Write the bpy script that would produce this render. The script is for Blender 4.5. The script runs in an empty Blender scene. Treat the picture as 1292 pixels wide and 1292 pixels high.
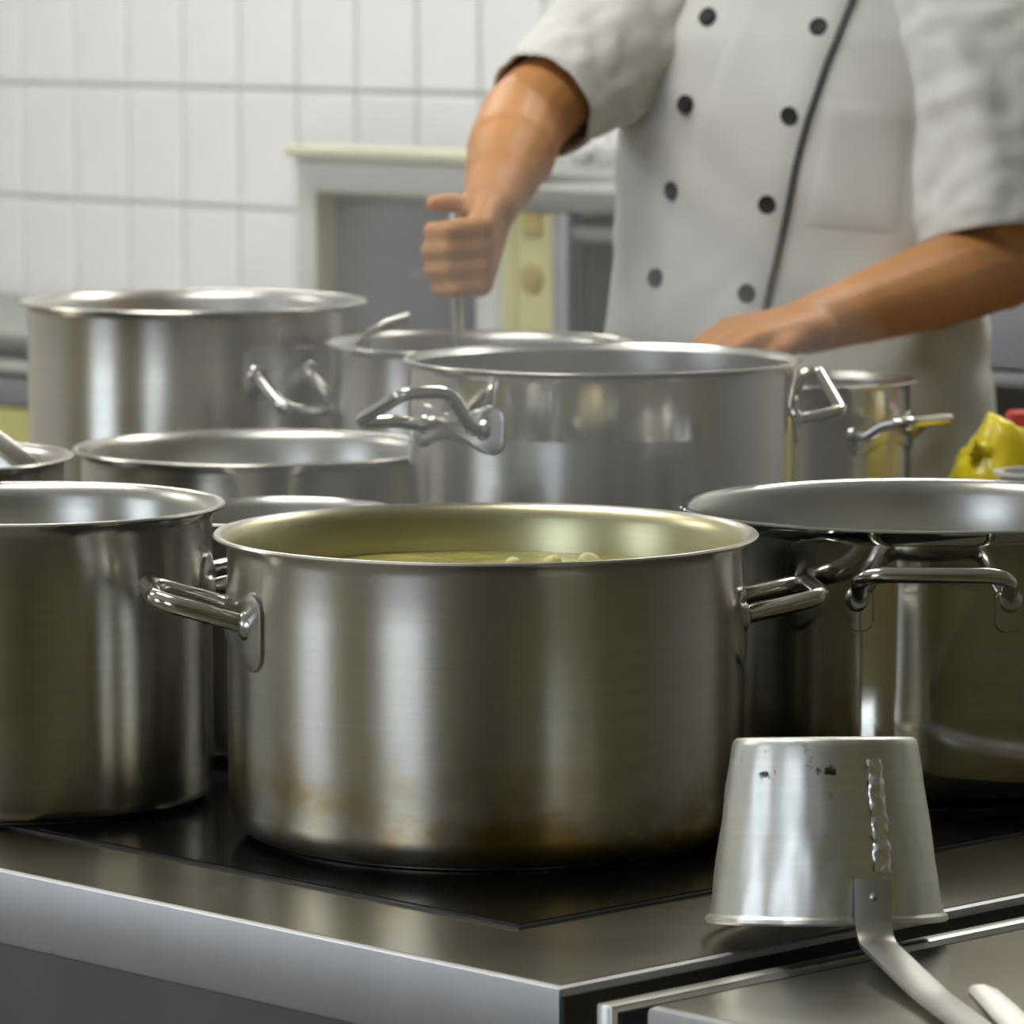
import bpy, bmesh, math, random
from mathutils import Vector, Matrix, noise
from mathutils.bvhtree import BVHTree

random.seed(4)
scene = bpy.context.scene
COL = scene.collection
PI = math.pi
rad = math.radians

# ------------------------------------------------------------------ camera
cam_data = bpy.data.cameras.new('camera')
cam = bpy.data.objects.new('camera', cam_data)
COL.objects.link(cam)
cam_data.sensor_fit = 'HORIZONTAL'
cam_data.sensor_width = 36.0
cam_data.lens = 36.0 * 6200.0 / 1292.0
cam.location = (0, 0, 1.5367)
cam.rotation_euler = (rad(90) - math.atan(681.0 / 6200.0), 0, 0)
cam_data.clip_end = 60
cam_data.dof.use_dof = True
cam_data.dof.focus_distance = 3.46
cam_data.dof.aperture_fstop = 12.5
scene.camera = cam

# ------------------------------------------------------------------ world / view
world = bpy.data.worlds.new('world')
scene.world = world
world.use_nodes = True
bg = world.node_tree.nodes['Background']
bg.inputs[0].default_value = (0.75, 0.85, 1.0, 1)
bg.inputs[1].default_value = 0.6
LAMP_POWER = 19.0
WINDOW_POWER = 5.0
STEAM = 1.5
scene.view_settings.view_transform = 'Standard'
scene.view_settings.look = 'None'
scene.view_settings.gamma = 1.0
scene.view_settings.use_curve_mapping = False
scene.view_settings.exposure = 0.32

# ------------------------------------------------------------------ frames
ZT = 0.903                         # top of the hob glass
CORNER = Vector((0.0295, 3.0464, 0.0))
PSI = rad(44)                      # the room's axes are turned 44 degrees
EA = Vector((math.cos(PSI), math.sin(PSI), 0))
EB = Vector((-math.sin(PSI), math.cos(PSI), 0))
def room(a, b, z=0.0):
    return CORNER + EA * a + EB * b + Vector((0, 0, z))

# ------------------------------------------------------------------ materials
def nodes_of(name):
    m = bpy.data.materials.new(name)
    m.use_nodes = True
    nt = m.node_tree
    return m, nt, nt.nodes['Principled BSDF']
def ramp_node(nt, stops):
    r = nt.nodes.new('ShaderNodeValToRGB')
    el = r.color_ramp.elements
    while len(el) < len(stops):
        el.new(0.5)
    for e, (p, c) in zip(el, stops):
        e.position = p
        e.color = (c[0], c[1], c[2], 1)
    return r
def noise_node(nt, scale, stretch=(1, 1, 1), detail=3.0, coord='Object'):
    tc = nt.nodes.new('ShaderNodeTexCoord')
    mp = nt.nodes.new('ShaderNodeMapping')
    mp.inputs['Scale'].default_value = stretch
    nz = nt.nodes.new('ShaderNodeTexNoise')
    nz.inputs['Scale'].default_value = scale
    nz.inputs['Detail'].default_value = detail
    nt.links.new(tc.outputs[coord], mp.inputs[0])
    nt.links.new(mp.outputs[0], nz.inputs['Vector'])
    return nz
def mat(name, col, rough=0.5, metal=0.0, var=0.08, nscale=12.0, stretch=(1, 1, 1), bump=0.0, bscale=None,
        spec=None, emit=None, power=0.0):
    m, nt, p = nodes_of(name)
    nz = noise_node(nt, nscale, stretch)
    c0 = tuple(max(0, c * (1 - var)) for c in col)
    c1 = tuple(min(1, c * (1 + var)) for c in col)
    r = ramp_node(nt, [(0.3, c0), (0.7, c1)])
    nt.links.new(nz.outputs[0], r.inputs[0])
    nt.links.new(r.outputs[0], p.inputs['Base Color'])
    p.inputs['Roughness'].default_value = rough
    p.inputs['Metallic'].default_value = metal
    if spec is not None:
        p.inputs['Specular IOR Level'].default_value = spec
    if bump:
        n2 = noise_node(nt, bscale or nscale, stretch)
        b = nt.nodes.new('ShaderNodeBump')
        b.inputs['Strength'].default_value = bump
        b.inputs['Distance'].default_value = 0.01
        nt.links.new(n2.outputs[0], b.inputs['Height'])
        nt.links.new(b.outputs[0], p.inputs['Normal'])
    if emit:
        p.inputs['Emission Color'].default_value = (*emit, 1)
        p.inputs['Emission Strength'].default_value = power
    return m
def steel(name, col, rough, aniso, stain=0.0, stain_h=0.06, rvar=0.06, tint=(0.2, 0.12, 0.02), specks=0.0, speck_z=(0, 1)):
    """brushed round steel: grooves run around the pot, so reflections stretch upwards"""
    m, nt, p = nodes_of(name)
    L = nt.links
    p.inputs['Metallic'].default_value = 1.0
    p.inputs['Anisotropic'].default_value = aniso
    if aniso:
        tg = nt.nodes.new('ShaderNodeTangent')
        tg.direction_type = 'RADIAL'
        tg.axis = 'Z'
        L.new(tg.outputs[0], p.inputs['Tangent'])
        p.inputs['Anisotropic Rotation'].default_value = 0.25
    nz = noise_node(nt, 5, (1, 1, 60), 4)
    r = ramp_node(nt, [(0.3, tuple(c * 0.92 for c in col)), (0.7, col)])
    L.new(nz.outputs[0], r.inputs[0])
    base = r.outputs[0]
    mr = nt.nodes.new('ShaderNodeMapRange')
    mr.inputs[3].default_value = max(0.02, rough - rvar)
    mr.inputs[4].default_value = rough + rvar
    L.new(noise_node(nt, 9, (1, 1, 3), 4).outputs[0], mr.inputs[0])
    L.new(mr.outputs[0], p.inputs['Roughness'])
    if stain:
        tc = nt.nodes.new('ShaderNodeTexCoord')
        sx = nt.nodes.new('ShaderNodeSeparateXYZ')
        L.new(tc.outputs['Object'], sx.inputs[0])
        g = nt.nodes.new('ShaderNodeMapRange')
        g.inputs[1].default_value = 0.0
        g.inputs[2].default_value = stain_h
        g.inputs[3].default_value = 1.0
        g.inputs[4].default_value = 0.0
        L.new(sx.outputs['Z'], g.inputs[0])
        n3 = noise_node(nt, 16, (1, 1, 1.6), 6)
        st = ramp_node(nt, [(0.36, (0, 0, 0)), (0.62, (1, 1, 1))])
        L.new(n3.outputs[0], st.inputs[0])
        mu = nt.nodes.new('ShaderNodeMath'); mu.operation = 'MULTIPLY'
        L.new(g.outputs[0], mu.inputs[0]); L.new(st.outputs[0], mu.inputs[1])
        mu2 = nt.nodes.new('ShaderNodeMath'); mu2.operation = 'MULTIPLY'; mu2.use_clamp = True
        L.new(mu.outputs[0], mu2.inputs[0]); mu2.inputs[1].default_value = stain
        mx = nt.nodes.new('ShaderNodeMix'); mx.data_type = 'RGBA'
        L.new(mu2.outputs[0], mx.inputs[0]); L.new(base, mx.inputs[6]); mx.inputs[7].default_value = (*tint, 1)
        base = mx.outputs[2]
    if specks:
        tc = nt.nodes.new('ShaderNodeTexCoord')
        sx = nt.nodes.new('ShaderNodeSeparateXYZ')
        L.new(tc.outputs['Object'], sx.inputs[0])
        g = ramp_node(nt, [(0.0, (0, 0, 0)), (0.5, (1, 1, 1)), (1.0, (0, 0, 0))])
        mr2 = nt.nodes.new('ShaderNodeMapRange')
        mr2.inputs[1].default_value, mr2.inputs[2].default_value = speck_z
        L.new(sx.outputs['Z'], mr2.inputs[0]); L.new(mr2.outputs[0], g.inputs[0])
        n4 = noise_node(nt, 95, (1, 1, 1), 3)
        st = ramp_node(nt, [(0.60, (0, 0, 0)), (0.66, (1, 1, 1))])
        L.new(n4.outputs[0], st.inputs[0])
        n5 = noise_node(nt, 17, (1, 1, 1), 1)
        st5 = ramp_node(nt, [(0.5, (0, 0, 0)), (0.58, (1, 1, 1))])
        L.new(n5.outputs[0], st5.inputs[0])
        mu = nt.nodes.new('ShaderNodeMath'); mu.operation = 'MULTIPLY'
        L.new(g.outputs[0], mu.inputs[0]); L.new(st.outputs[0], mu.inputs[1])
        mu2 = nt.nodes.new('ShaderNodeMath'); mu2.operation = 'MULTIPLY'; mu2.use_clamp = True
        L.new(mu.outputs[0], mu2.inputs[0]); L.new(st5.outputs[0], mu2.inputs[1])
        mu3 = nt.nodes.new('ShaderNodeMath'); mu3.operation = 'MULTIPLY'; mu3.use_clamp = True
        L.new(mu2.outputs[0], mu3.inputs[0]); mu3.inputs[1].default_value = specks
        mx = nt.nodes.new('ShaderNodeMix'); mx.data_type = 'RGBA'
        L.new(mu3.outputs[0], mx.inputs[0]); L.new(base, mx.inputs[6]); mx.inputs[7].default_value = (0.06, 0.045, 0.02, 1)
        base = mx.outputs[2]
    L.new(base, p.inputs['Base Color'])
    return m

STEEL = (0.61, 0.585, 0.52)
M = {}
M['pot_main'] = steel('brushed_pot_steel_stained', STEEL, 0.33, 0.75, stain=1.35, stain_h=0.105, tint=(0.36, 0.24, 0.07))
M['pot_brushed'] = steel('brushed_pot_steel', STEEL, 0.30, 0.75)
M['pot_left'] = steel('worn_pot_steel', STEEL, 0.25, 0.7, stain=0.9, stain_h=0.03)
M['pot_polished'] = steel('polished_pot_steel', (0.56, 0.55, 0.51), 0.075, 0.3, rvar=0.03, stain=0.7, stain_h=0.12)
M['pot_satin'] = steel('satin_pot_steel', STEEL, 0.24, 0.6, specks=0.9, speck_z=(0.255, 0.30))
M['pot_band'] = steel('polished_band_steel', STEEL, 0.09, 0.2, rvar=0.03)
M['pot_inside'] = steel('satin_inside_steel', (0.58, 0.57, 0.52), 0.33, 0.3)
M['pot_broth_reflection'] = steel('broth_reflection_steel', (0.62, 0.58, 0.36), 0.36, 0.3)  # yellow reflection of the broth painted into the steel colour
M['pot_base'] = mat('dark_base_steel', (0.16, 0.14, 0.10), 0.4, 0.9, 0.4, 30)  # dark, strongly mottled metal for the base discs
M['handle'] = mat('polished_handle_steel', (0.62, 0.60, 0.54), 0.16, 1.0, 0.05, 20)
M['plate'] = mat('satin_mount_steel', (0.55, 0.54, 0.51), 0.28, 1.0, 0.06, 20)
M['ladle'] = steel('dull_aluminium', (0.80, 0.79, 0.73), 0.42, 0.35, specks=1.0, speck_z=(0.075, 0.122), rvar=0.05)
M['weld'] = mat('bright_weld_metal', (0.92, 0.92, 0.90), 0.28, 1.0, 0.03, 60)
M['strap'] = mat('dull_strap_steel', (0.58, 0.57, 0.52), 0.36, 1.0, 0.06, 30)
M['range_top'] = mat('worktop_steel', (0.52, 0.485, 0.40), 0.27, 1.0, 0.10, 14, (1, 1, 1), 0.03, 60)
M['range_edge'] = mat('range_edge_steel', (0.50, 0.50, 0.50), 0.5, 0.8, 0.04, 18)
M['range_body'] = mat('range_body_steel', (0.105, 0.10, 0.088), 0.5, 0.5, 0.08, 10)
M['gap'] = mat('gap_shade_plinth_metal', (0.03, 0.028, 0.022), 0.6, 0.2, 0.2, 20)  # near-black: paints the shade inside the joint; also colours the plinths
M['glass_black'] = mat('black_ceramic_glass', (0.012, 0.012, 0.011), 0.14, 0.0, 0.2, 30, spec=0.5)
M['hob_frame'] = mat('hob_frame_metal', (0.05, 0.05, 0.047), 0.35, 0.7, 0.1, 30)
M['tile'] = mat('white_glazed_tile', (0.84, 0.845, 0.84), 0.22, 0.0, 0.03, 3)
M['grout'] = mat('grey_grout', (0.64, 0.64, 0.59), 0.85, 0.0, 0.08, 14)
M['paint'] = mat('cream_wall_paint', (0.45, 0.405, 0.20), 0.7, 0.0, 0.04, 3)
M['ceiling'] = mat('white_ceiling_paint', (0.72, 0.72, 0.68), 0.8, 0.0, 0.03, 3)
M['floor'] = mat('brown_floor_tile', (0.20, 0.16, 0.12), 0.45, 0.0, 0.2, 6)
M['lamp_case'] = mat('white_lamp_case', (0.8, 0.8, 0.78), 0.5)
M['lamp_glow'] = mat('lamp_diffuser', (0.9, 0.9, 0.85), 0.4, emit=(1.0, 0.98, 0.95), power=LAMP_POWER)
M['daylight'] = mat('daylit_window_glass', (0.7, 0.8, 0.9), 0.1, emit=(0.74, 0.84, 1.0), power=WINDOW_POWER)
M['frame_white'] = mat('white_window_frame', (0.75, 0.75, 0.72), 0.45)
M['cab_white'] = mat('off_white_cabinet', (0.70, 0.70, 0.66), 0.45, 0.0, 0.03, 6)
M['cab_trim'] = mat('pale_yellow_trim', (0.76, 0.75, 0.52), 0.45, 0.0, 0.04, 6)
M['cab_reveal'] = mat('olive_yellow_reveal', (0.55, 0.53, 0.30), 0.5, 0.0, 0.05, 6)
M['dark_panel'] = mat('dark_grey_panel', (0.13, 0.13, 0.135), 0.35, 0.3, 0.15, 9)
M['yellow_board'] = mat('pale_yellow_board', (0.70, 0.66, 0.27), 0.45, 0.0, 0.06, 8)
M['amber'] = mat('amber_knob', (0.58, 0.44, 0.11), 0.4, 0.0, 0.1, 20)
M['shelf_steel'] = mat('shelf_steel', (0.36, 0.36, 0.33), 0.5, 0.6, 0.06, 10)
M['shelf_post'] = mat('shelf_post_steel', (0.42, 0.42, 0.44), 0.4, 0.8, 0.06, 10)
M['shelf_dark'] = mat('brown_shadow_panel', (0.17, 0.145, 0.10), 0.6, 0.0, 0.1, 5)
M['grey_panel'] = mat('blue_grey_panel', (0.34, 0.345, 0.37), 0.5, 0.2, 0.05, 5)
M['white_dish'] = mat('white_porcelain', (0.8, 0.8, 0.77), 0.25)
M['yellow_bag'] = mat('yellow_plastic_film', (0.80, 0.66, 0.02), 0.3, 0.0, 0.10, 14, bump=0.4, bscale=22)
M['red_print'] = mat('red_packaging', (0.55, 0.06, 0.05), 0.4)
M['clear_tray'] = mat('pale_tray_plastic', (0.66, 0.66, 0.64), 0.2)
M['skin'] = mat('tanned_skin', (0.60, 0.28, 0.10), 0.5, 0.0, 0.09, 14, bump=0.05, bscale=160)
M['cloth'] = mat('white_cotton', (0.70, 0.69, 0.64), 0.85, 0.0, 0.03, 5, bump=0.06, bscale=260)
M['button'] = mat('black_button', (0.015, 0.015, 0.017), 0.65)
M['piping'] = mat('dark_grey_piping', (0.10, 0.10, 0.10), 0.7)
M['trousers'] = mat('grey_trousers', (0.16, 0.16, 0.18), 0.85)
M['shoe'] = mat('black_shoe', (0.02, 0.02, 0.02), 0.4)
M['hair'] = mat('dark_hair', (0.04, 0.025, 0.015), 0.6)
M['eye'] = mat('eye_white', (0.8, 0.8, 0.8), 0.2)
M['broth'] = mat('yellow_green_broth', (0.52, 0.48, 0.15), 0.12, 0.0, 0.2, 26, bump=0.25, bscale=40)
M['potato'] = mat('boiled_potato', (0.76, 0.70, 0.30), 0.5, 0.0, 0.1, 30)

# ------------------------------------------------------------------ builders
def link(o, parent=None):
    COL.objects.link(o)
    if parent is not None:
        o.parent = parent
    return o
def props(o, label=None, cat=None, group=None, kind=None):
    if label: o['label'] = label
    if cat: o['category'] = cat
    if group: o['group'] = group
    if kind: o['kind'] = kind
    return o
def thing(name, loc, rz, label, cat, group=None):
    o = bpy.data.objects.new(name, None)
    o.empty_display_size = 0.05
    o.location = loc
    o.rotation_euler = (0, 0, rz)
    link(o)
    return props(o, label, cat, group)
def bm_obj(name, bm, m, parent=None, smooth=True, angle=35):
    me = bpy.data.meshes.new(name)
    bmesh.ops.recalc_face_normals(bm, faces=bm.faces)
    bm.to_mesh(me)
    bm.free()
    me.materials.append(m)
    if smooth:
        for p in me.polygons: p.use_smooth = True
        me.set_sharp_from_angle(angle=rad(angle))
    return link(bpy.data.objects.new(name, me), parent)
def add_box(bm, x0, x1, y0, y1, z0, z1, bev=0.0):
    r = bmesh.ops.create_cube(bm, size=1.0)
    vs = r['verts']
    for v in vs:
        v.co = Vector((x0 + (v.co.x + .5) * (x1 - x0), y0 + (v.co.y + .5) * (y1 - y0), z0 + (v.co.z + .5) * (z1 - z0)))
    if bev:
        es = list({e for v in vs for e in v.link_edges})
        bmesh.ops.bevel(bm, geom=es, offset=bev, segments=2, affect='EDGES', profile=0.5)
def box(name, x0, x1, y0, y1, z0, z1, m, parent=None, bev=0.0):
    bm = bmesh.new()
    add_box(bm, x0, x1, y0, y1, z0, z1, bev)
    return bm_obj(name, bm, m, parent, smooth=bev > 0)
def add_lathe(bm, prof, n=96):
    rings = []
    for r, z in prof:
        if r < 1e-6:
            rings.append([bm.verts.new((0, 0, z))])
        else:
            rings.append([bm.verts.new((r * math.cos(2 * PI * i / n), r * math.sin(2 * PI * i / n), z)) for i in range(n)])
    for A, B in zip(rings, rings[1:]):
        for i in range(n):
            j = (i + 1) % n
            if len(A) == 1 and len(B) == 1: continue
            if len(A) == 1: bm.faces.new((A[0], B[j], B[i]))
            elif len(B) == 1: bm.faces.new((A[i], A[j], B[0]))
            else: bm.faces.new((A[i], A[j], B[j], B[i]))
def lathe(name, prof, m, parent=None, n=96, angle=40):
    bm = bmesh.new()
    add_lathe(bm, prof, n)
    return bm_obj(name, bm, m, parent, angle=angle)
def fillet(pts, r, n=6):
    pts = [Vector(p) for p in pts]
    out = [pts[0]]
    for a, b, c in zip(pts, pts[1:], pts[2:]):
        d1 = (a - b); d2 = (c - b)
        k = min(r, d1.length * .48, d2.length * .48)
        p, q = b + d1.normalized() * k, b + d2.normalized() * k
        for i in range(n + 1):
            t = i / n
            out.append(p * (1 - t) ** 2 + b * 2 * t * (1 - t) + q * t * t)
    out.append(pts[-1])
    return out
def add_tube(bm, pts, rs, n=12, flat=None, up=None):
    """sweep; flat = (half width, half thickness) makes a strap lying across 'up'"""
    pts = [Vector(p) for p in pts]
    if not hasattr(rs, '__len__'): rs = [rs] * len(pts)
    tang = []
    for i in range(len(pts)):
        tang.append((pts[min(i + 1, len(pts) - 1)] - pts[max(i - 1, 0)]).normalized())
    u = Vector(up) if up else (Vector((0, 0, 1)) if abs(tang[0].z) < .9 else Vector((1, 0, 0)))
    rings = []
    for p, t, r in zip(pts, tang, rs):
        if up: u = Vector(up)
        u = (u - t * u.dot(t)).normalized()
        w = t.cross(u)
        ring = []
        for i in range(n):
            a = 2 * PI * i / n
            if flat:
                ca, sa = math.cos(a), math.sin(a)
                sx = math.copysign(abs(ca) ** .35, ca) * flat[0]
                sy = math.copysign(abs(sa) ** .35, sa) * flat[1]
                ring.append(bm.verts.new(p + w * sx + u * sy))
            else:
                ring.append(bm.verts.new(p + u * (r * math.cos(a)) + w * (r * math.sin(a))))
        rings.append(ring)
    for A, B in zip(rings, rings[1:]):
        for i in range(n):
            bm.faces.new((A[i], A[(i + 1) % n], B[(i + 1) % n], B[i]))
    bm.faces.new(rings[0][::-1]); bm.faces.new(rings[-1])
def tube(name, pts, r, m, parent=None, n=12, flat=None, up=None):
    bm = bmesh.new()
    add_tube(bm, pts, r, n, flat, up)
    return bm_obj(name, bm, m, parent, angle=50)
def cyl_patch(bm, R, az, hw, z0, hz, corner, t=0.0025, n=7):
    """rounded-rectangle plate bent round a cylinder; hw half width along the arc"""
    out = []
    for sx, sz, a0 in ((1, 1, 0), (-1, 1, 90), (-1, -1, 180), (1, -1, 270)):
        for i in range(n):
            a = rad(a0 + 90 * i / (n - 1))
            out.append((sx * (hw - corner) + corner * math.cos(a), sz * (hz - corner) + corner * math.sin(a)))
    def P(s, z, rr):
        a = az + s / R
        return Vector((rr * math.sin(a), -rr * math.cos(a), z0 + z))
    rings = []
    for k, rr in ((1.0, R - .001), (1.0, R + t * .7), (.96, R + t), (.6, R + t), (.25, R + t)):
        rings.append([bm.verts.new(P(s * k, z * k, rr)) for s, z in out])
    c = bm.verts.new(P(0, 0, R + t))
    for A, B in zip(rings, rings[1:]):
        for i in range(len(A)):
            bm.faces.new((A[i], A[(i + 1) % len(A)], B[(i + 1) % len(A)], B[i]))
    for i in range(len(out)):
        bm.faces.new((rings[-1][i], rings[-1][(i + 1) % len(out)], c))

# ------------------------------------------------------------------ room shell
A0, A1, B0, B1, HC = -3.4, 3.3, -4.2, 5.6, 3.0
def shell(name, a0, a1, b0, b1, z0, z1, m):
    o = box(name, a0, a1, b0, b1, z0, z1, m)
    o.location = CORNER
    o.rotation_euler = (0, 0, PSI)
    return props(o, kind='structure')
shell('floor', A0 - .1, A1 + .1, B0 - .1, B1 + .1, -0.1, 0.0, M['floor'])
shell('ceiling', A0 - .1, A1 + .1, B0 - .1, B1 + .1, HC, HC + .1, M['ceiling'])
wall_back = shell('wall_back', A1 + .006, A1 + .12, B0 - .1, B1 + .1, 0, HC, M['grout'])
shell('wall_front', A0 - .12, A0, B0 - .1, B1 + .1, 0, HC, M['paint'])
shell('wall_left', A0, A1 + .006, B1, B1 + .12, 0, HC, M['ceiling'])
shell('wall_right', A0, A1 + .006, B0 - .12, B0, 0, HC, M['paint'])

# glazed tiles, pitch 146.5 x 200 mm
TW, TH = 0.1465, 0.2007
bm = bmesh.new()
g = 0.0035
add_box(bm, -.006, .004, -TW / 2 + g, TW / 2 - g, -TH / 2 + g, TH / 2 - g)
es = [e for e in bm.edges if all(v.co.x < 0 for v in e.verts)]
bmesh.ops.bevel(bm, geom=es, offset=.003, segments=1, affect='EDGES')
tile_me = bpy.data.meshes.new('tile')
bm.to_mesh(tile_me); bm.free(); tile_me.materials.append(M['tile'])
for i in range(-19, 9):
    for k in range(-5, 5):
        t = bpy.data.objects.new('tile', tile_me)
        link(t, wall_back)
        t.location = (A1 + .003, 4.266 + TW * (i + .5), 1.3415 + TH * (k + .5))
        t.rotation_euler = (0, random.uniform(-.003, .003), random.uniform(-.004, .004))

# windows with daylight in the wall behind the camera
def window(name, a, b0, b1, z0, z1):
    w = bpy.data.objects.new(name, None); link(w)
    w.location = CORNER; w.rotation_euler = (0, 0, PSI)
    props(w, kind='structure')
    f = .06
    for (c0, c1, d0, d1) in ((b0, b1, z1 - f, z1), (b0, b1, z0, z0 + f), (b0, b0 + f, z0 + f, z1 - f), (b1 - f, b1, z0 + f, z1 - f),
                             ((b0 + b1) / 2 - .03, (b0 + b1) / 2 + .03, z0 + f, z1 - f)):
        box('window_frame', a, a + .05, c0, c1, d0, d1, M['frame_white'], w, .004)
    for s in (0, 1):
        c0 = b0 + f if s == 0 else (b0 + b1) / 2 + .03
        c1 = (b0 + b1) / 2 - .03 if s == 0 else b1 - f
        box('pane', a + .012, a + .02, c0, c1, z0 + f, z1 - f, M['daylight'], w)
    box('window_sill', a, a + .14, b0 - .05, b1 + .05, z0 - .03, z0, M['frame_white'], w, .004)
window('window_1', A0, 2.2, 3.7, 1.0, 2.3)
window('window_2', A0, -.9, .3, 1.0, 2.3)

# ceiling lamps
def lamp(a, b, label):
    t = thing('ceiling_lamp', room(a, b, HC), PSI, label, 'lamp', 'ceiling lamps')
    box('lamp_case', -.16, .16, -.65, .65, -.06, 0, M['lamp_case'], t, .006)
    box('diffuser', -.14, .14, -.63, .63, -.085, -.06, M['lamp_glow'], t, .006)
lamp(.3, 1.4, 'long white ceiling lamp above the middle of the cooking range')
lamp(-.3, 3.9, 'long white ceiling lamp beyond the far end of the cooking range')
lamp(2.5, 1.3, 'long white ceiling lamp above the steel shelf unit')
lamp(2.5, 3.9, 'long white ceiling lamp above the off-white cabinet')

# ------------------------------------------------------------------ cooking range
rg = thing('cooking_range', room(0, 0), PSI, 'stainless steel cooking range with black glass hob crowded with pots', 'range')
def worktop(parent, b0, b1):
    box('worktop', 0, 1.45, b0, b1, .846, .9, M['range_edge'], parent, .0045)
    box('worktop_sheet', .006, 1.444, b0 + .005, b1 - .005, .8995, .9006, M['range_top'], parent)
    box('body', .03, 1.42, b0 + .005, b1 - .005, .12, .848, M['range_body'], parent, .004)
    box('plinth', .08, 1.37, b0 + .03, b1 - .03, 0, .12, M['gap'], parent)
worktop(rg, 0, 2.25)
hb = box('hob_frame', .112, 1.34, .152, 2.0, .9005, .9022, M['hob_frame'], rg)
box('hob_glass', .118, 1.334, .158, 1.994, .9018, .903, M['glass_black'], rg)
for k, (b0, b1) in enumerate(((.03, .72), (.75, 1.48), (1.51, 2.22))):
    d = box('oven_door', .016, .032, b0, b1, .20, .70, M['range_body'], rg, .006)
    tube('door_handle', fillet([(.02, b0 + .1, .66), (-.02, b0 + .1, .66), (-.02, b1 - .1, .66), (.02, b1 - .1, .66)], .02), .009, M['handle'], d)
st = thing('joint_strip', room(0, 0), PSI, 'thin upright steel strip in the dark joint between the range units', 'strip')
box('strip_plate', -.003, 1.44, -.050, -.036, .02, .8965, M['strap'], st, .002)
box('gap_filler', .035, 1.40, -.071, -.004, .0, .858, M['gap'], st)
ru = thing('range_unit', room(0, 0), PSI, 'plain steel range unit carrying the overturned ladle', 'range')
worktop(ru, -1.6, -.076)
box('joint_shade_sheet', .002, 1.44, -.0026, -.0006, .50, .8945, M['gap'], rg)  # dark sheet added to paint the joint's shade on the range side
box('joint_shade_sheet', .003, 1.43, -.0525, -.0508, .50, .892, M['gap'], st)  # same painted shade, on the side of the strip

# ------------------------------------------------------------------ pots
def handle(parent, R, az, z, twist=0.0, w=.047, L=.062, tilt=15, r=.0068, plate=(.066, .0275), sbend=0.0, lug=False, m=None, low=0.0):
    """loop handle: az measured from the viewer-facing side, positive to the right"""
    er = Vector((math.sin(az), -math.cos(az), 0)); et = Vector((math.cos(az), math.sin(az), 0)); ez = Vector((0, 0, 1))
    ct, st_ = math.cos(rad(tilt)), math.sin(rad(tilt))
    def P(s, out):
        base = er * (math.sqrt(max(R * R - s * s, 0)) - .002) + et * s + ez * z
        return base
    if sbend:
        pts = [P(-w, 0), P(-w, 0) + er * .014, P(-w * .9, 0) + er * (.034) + ez * (sbend - twist), P(-w * .85, 0) + er * L + ez * (sbend * 1.05 - twist),
               P(w * .85, 0) + er * L + ez * (sbend * 1.05), P(w * .9, 0) + er * .034 + ez * sbend, P(w, 0) + er * .014, P(w, 0)]
        h = tube('handle', fillet(pts, .014, 6), r, m or M['handle'], parent)
    else:
        d = er * ct + ez * st_
        tip = (math.sqrt(R * R - w * w)) + L * ct
        def T(s): return er * tip + et * s + ez * (z + L * st_)
        pts = [P(-w, 0), T(-w), T(w), P(w, 0)]
        h = tube('handle', fillet(pts, .022, 8), r, m or M['handle'], parent)
    if lug:
        for s in (-w, w):
            bm = bmesh.new()
            cyl_patch(bm, R, az + s / R, .0105, z - .008, .0165, .0085)
            bm_obj('mount_lug', bm, M['pot_polished'], h, angle=30)
    else:
        bm = bmesh.new()
        cyl_patch(bm, R, az, plate[0], z - low, plate[1], min(plate[1] * .55, .016))
        bm_obj('mount_plate', bm, M['plate'], h, angle=30)
    for s in (-w, w):                                  # weld collars where the rod meets the plate
        bm = bmesh.new()
        p = P(s, 0)
        add_tube(bm, [p, p + er * .0045, p + er * .0075], [r * 1.75, r * 1.6, r * 1.05], 14)
        bm_obj('weld_collar', bm, M['plate'], h, angle=40)
    return h
def pot_profile(R, lip, H, c=.018, th=.003, zb=.003):
    Rb = R - lip
    p = [(0, zb)]
    for i in range(7):
        a = rad(-90 + 90 * i / 6)
        p.append((Rb - c + c * math.cos(a), zb + c + c * math.sin(a)))
    for k in (.25, .5, .75): p.append((Rb, c + (H - c) * k))
    p += [(Rb, H - lip * 1.15), (Rb + lip * .12, H - lip * .75), (Rb + lip * .42, H - lip * .38), (R - .001, H - .0035), (R, H - .0018), (R - .001, H - .0004), (R - .003, H),
          (Rb + lip * .3, H - lip * .20), (Rb + lip * .02, H - lip * .55), (Rb - th, H - lip * 1.1)]
    for k in (.75, .5, .25): p.append((Rb - th, c + (H - c) * k))
    for i in range(7):
        a = rad(-90 * i / 6)
        p.append((Rb - th - c + c * math.cos(a), zb + th + c + c * math.sin(a)))
    p.append((0, zb + th))
    return p
def pot(name, label, x, y, H, R, lip, m, handles, c=.018, base=True, z0=ZT, group='stainless steel cooking pots', **kw):
    t = thing(name, (x, y, z0), 0, label, 'pot', group)
    H = H - (z0 - .9)
    prof = pot_profile(R, lip, H, c)
    b = lathe('body', prof, m, t)
    b.data.materials.append(M['pot_inside'])
    for p in b.data.polygons:                          # the inner wall is satin finished
        if p.index >= 96 * 18: p.material_index = 1
    if base:
        Rb = R - lip
        lathe('base_disc', [(0, 0), (Rb - c - .007, 0), (Rb - c - .006, .001), (Rb - c - .006, .0045), (0, .0045)], M['pot_base'], t)
    for hk in handles:
        handle(t, R - lip, **hk)
    return t
mainpot = pot('cooking_pot', 'wide brushed steel pot of yellow broth with brown scorch marks at its base', -.0193, 3.597, .2275, .2010, .0105,
    M['pot_main'], [dict(az=rad(-81), z=.165, tilt=17, L=.067, w=.052, plate=(.080, .0285), low=.004), dict(az=rad(95), z=.165, tilt=13, L=.062, plate=(.07, .0285), low=.006)], c=.022)
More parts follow.
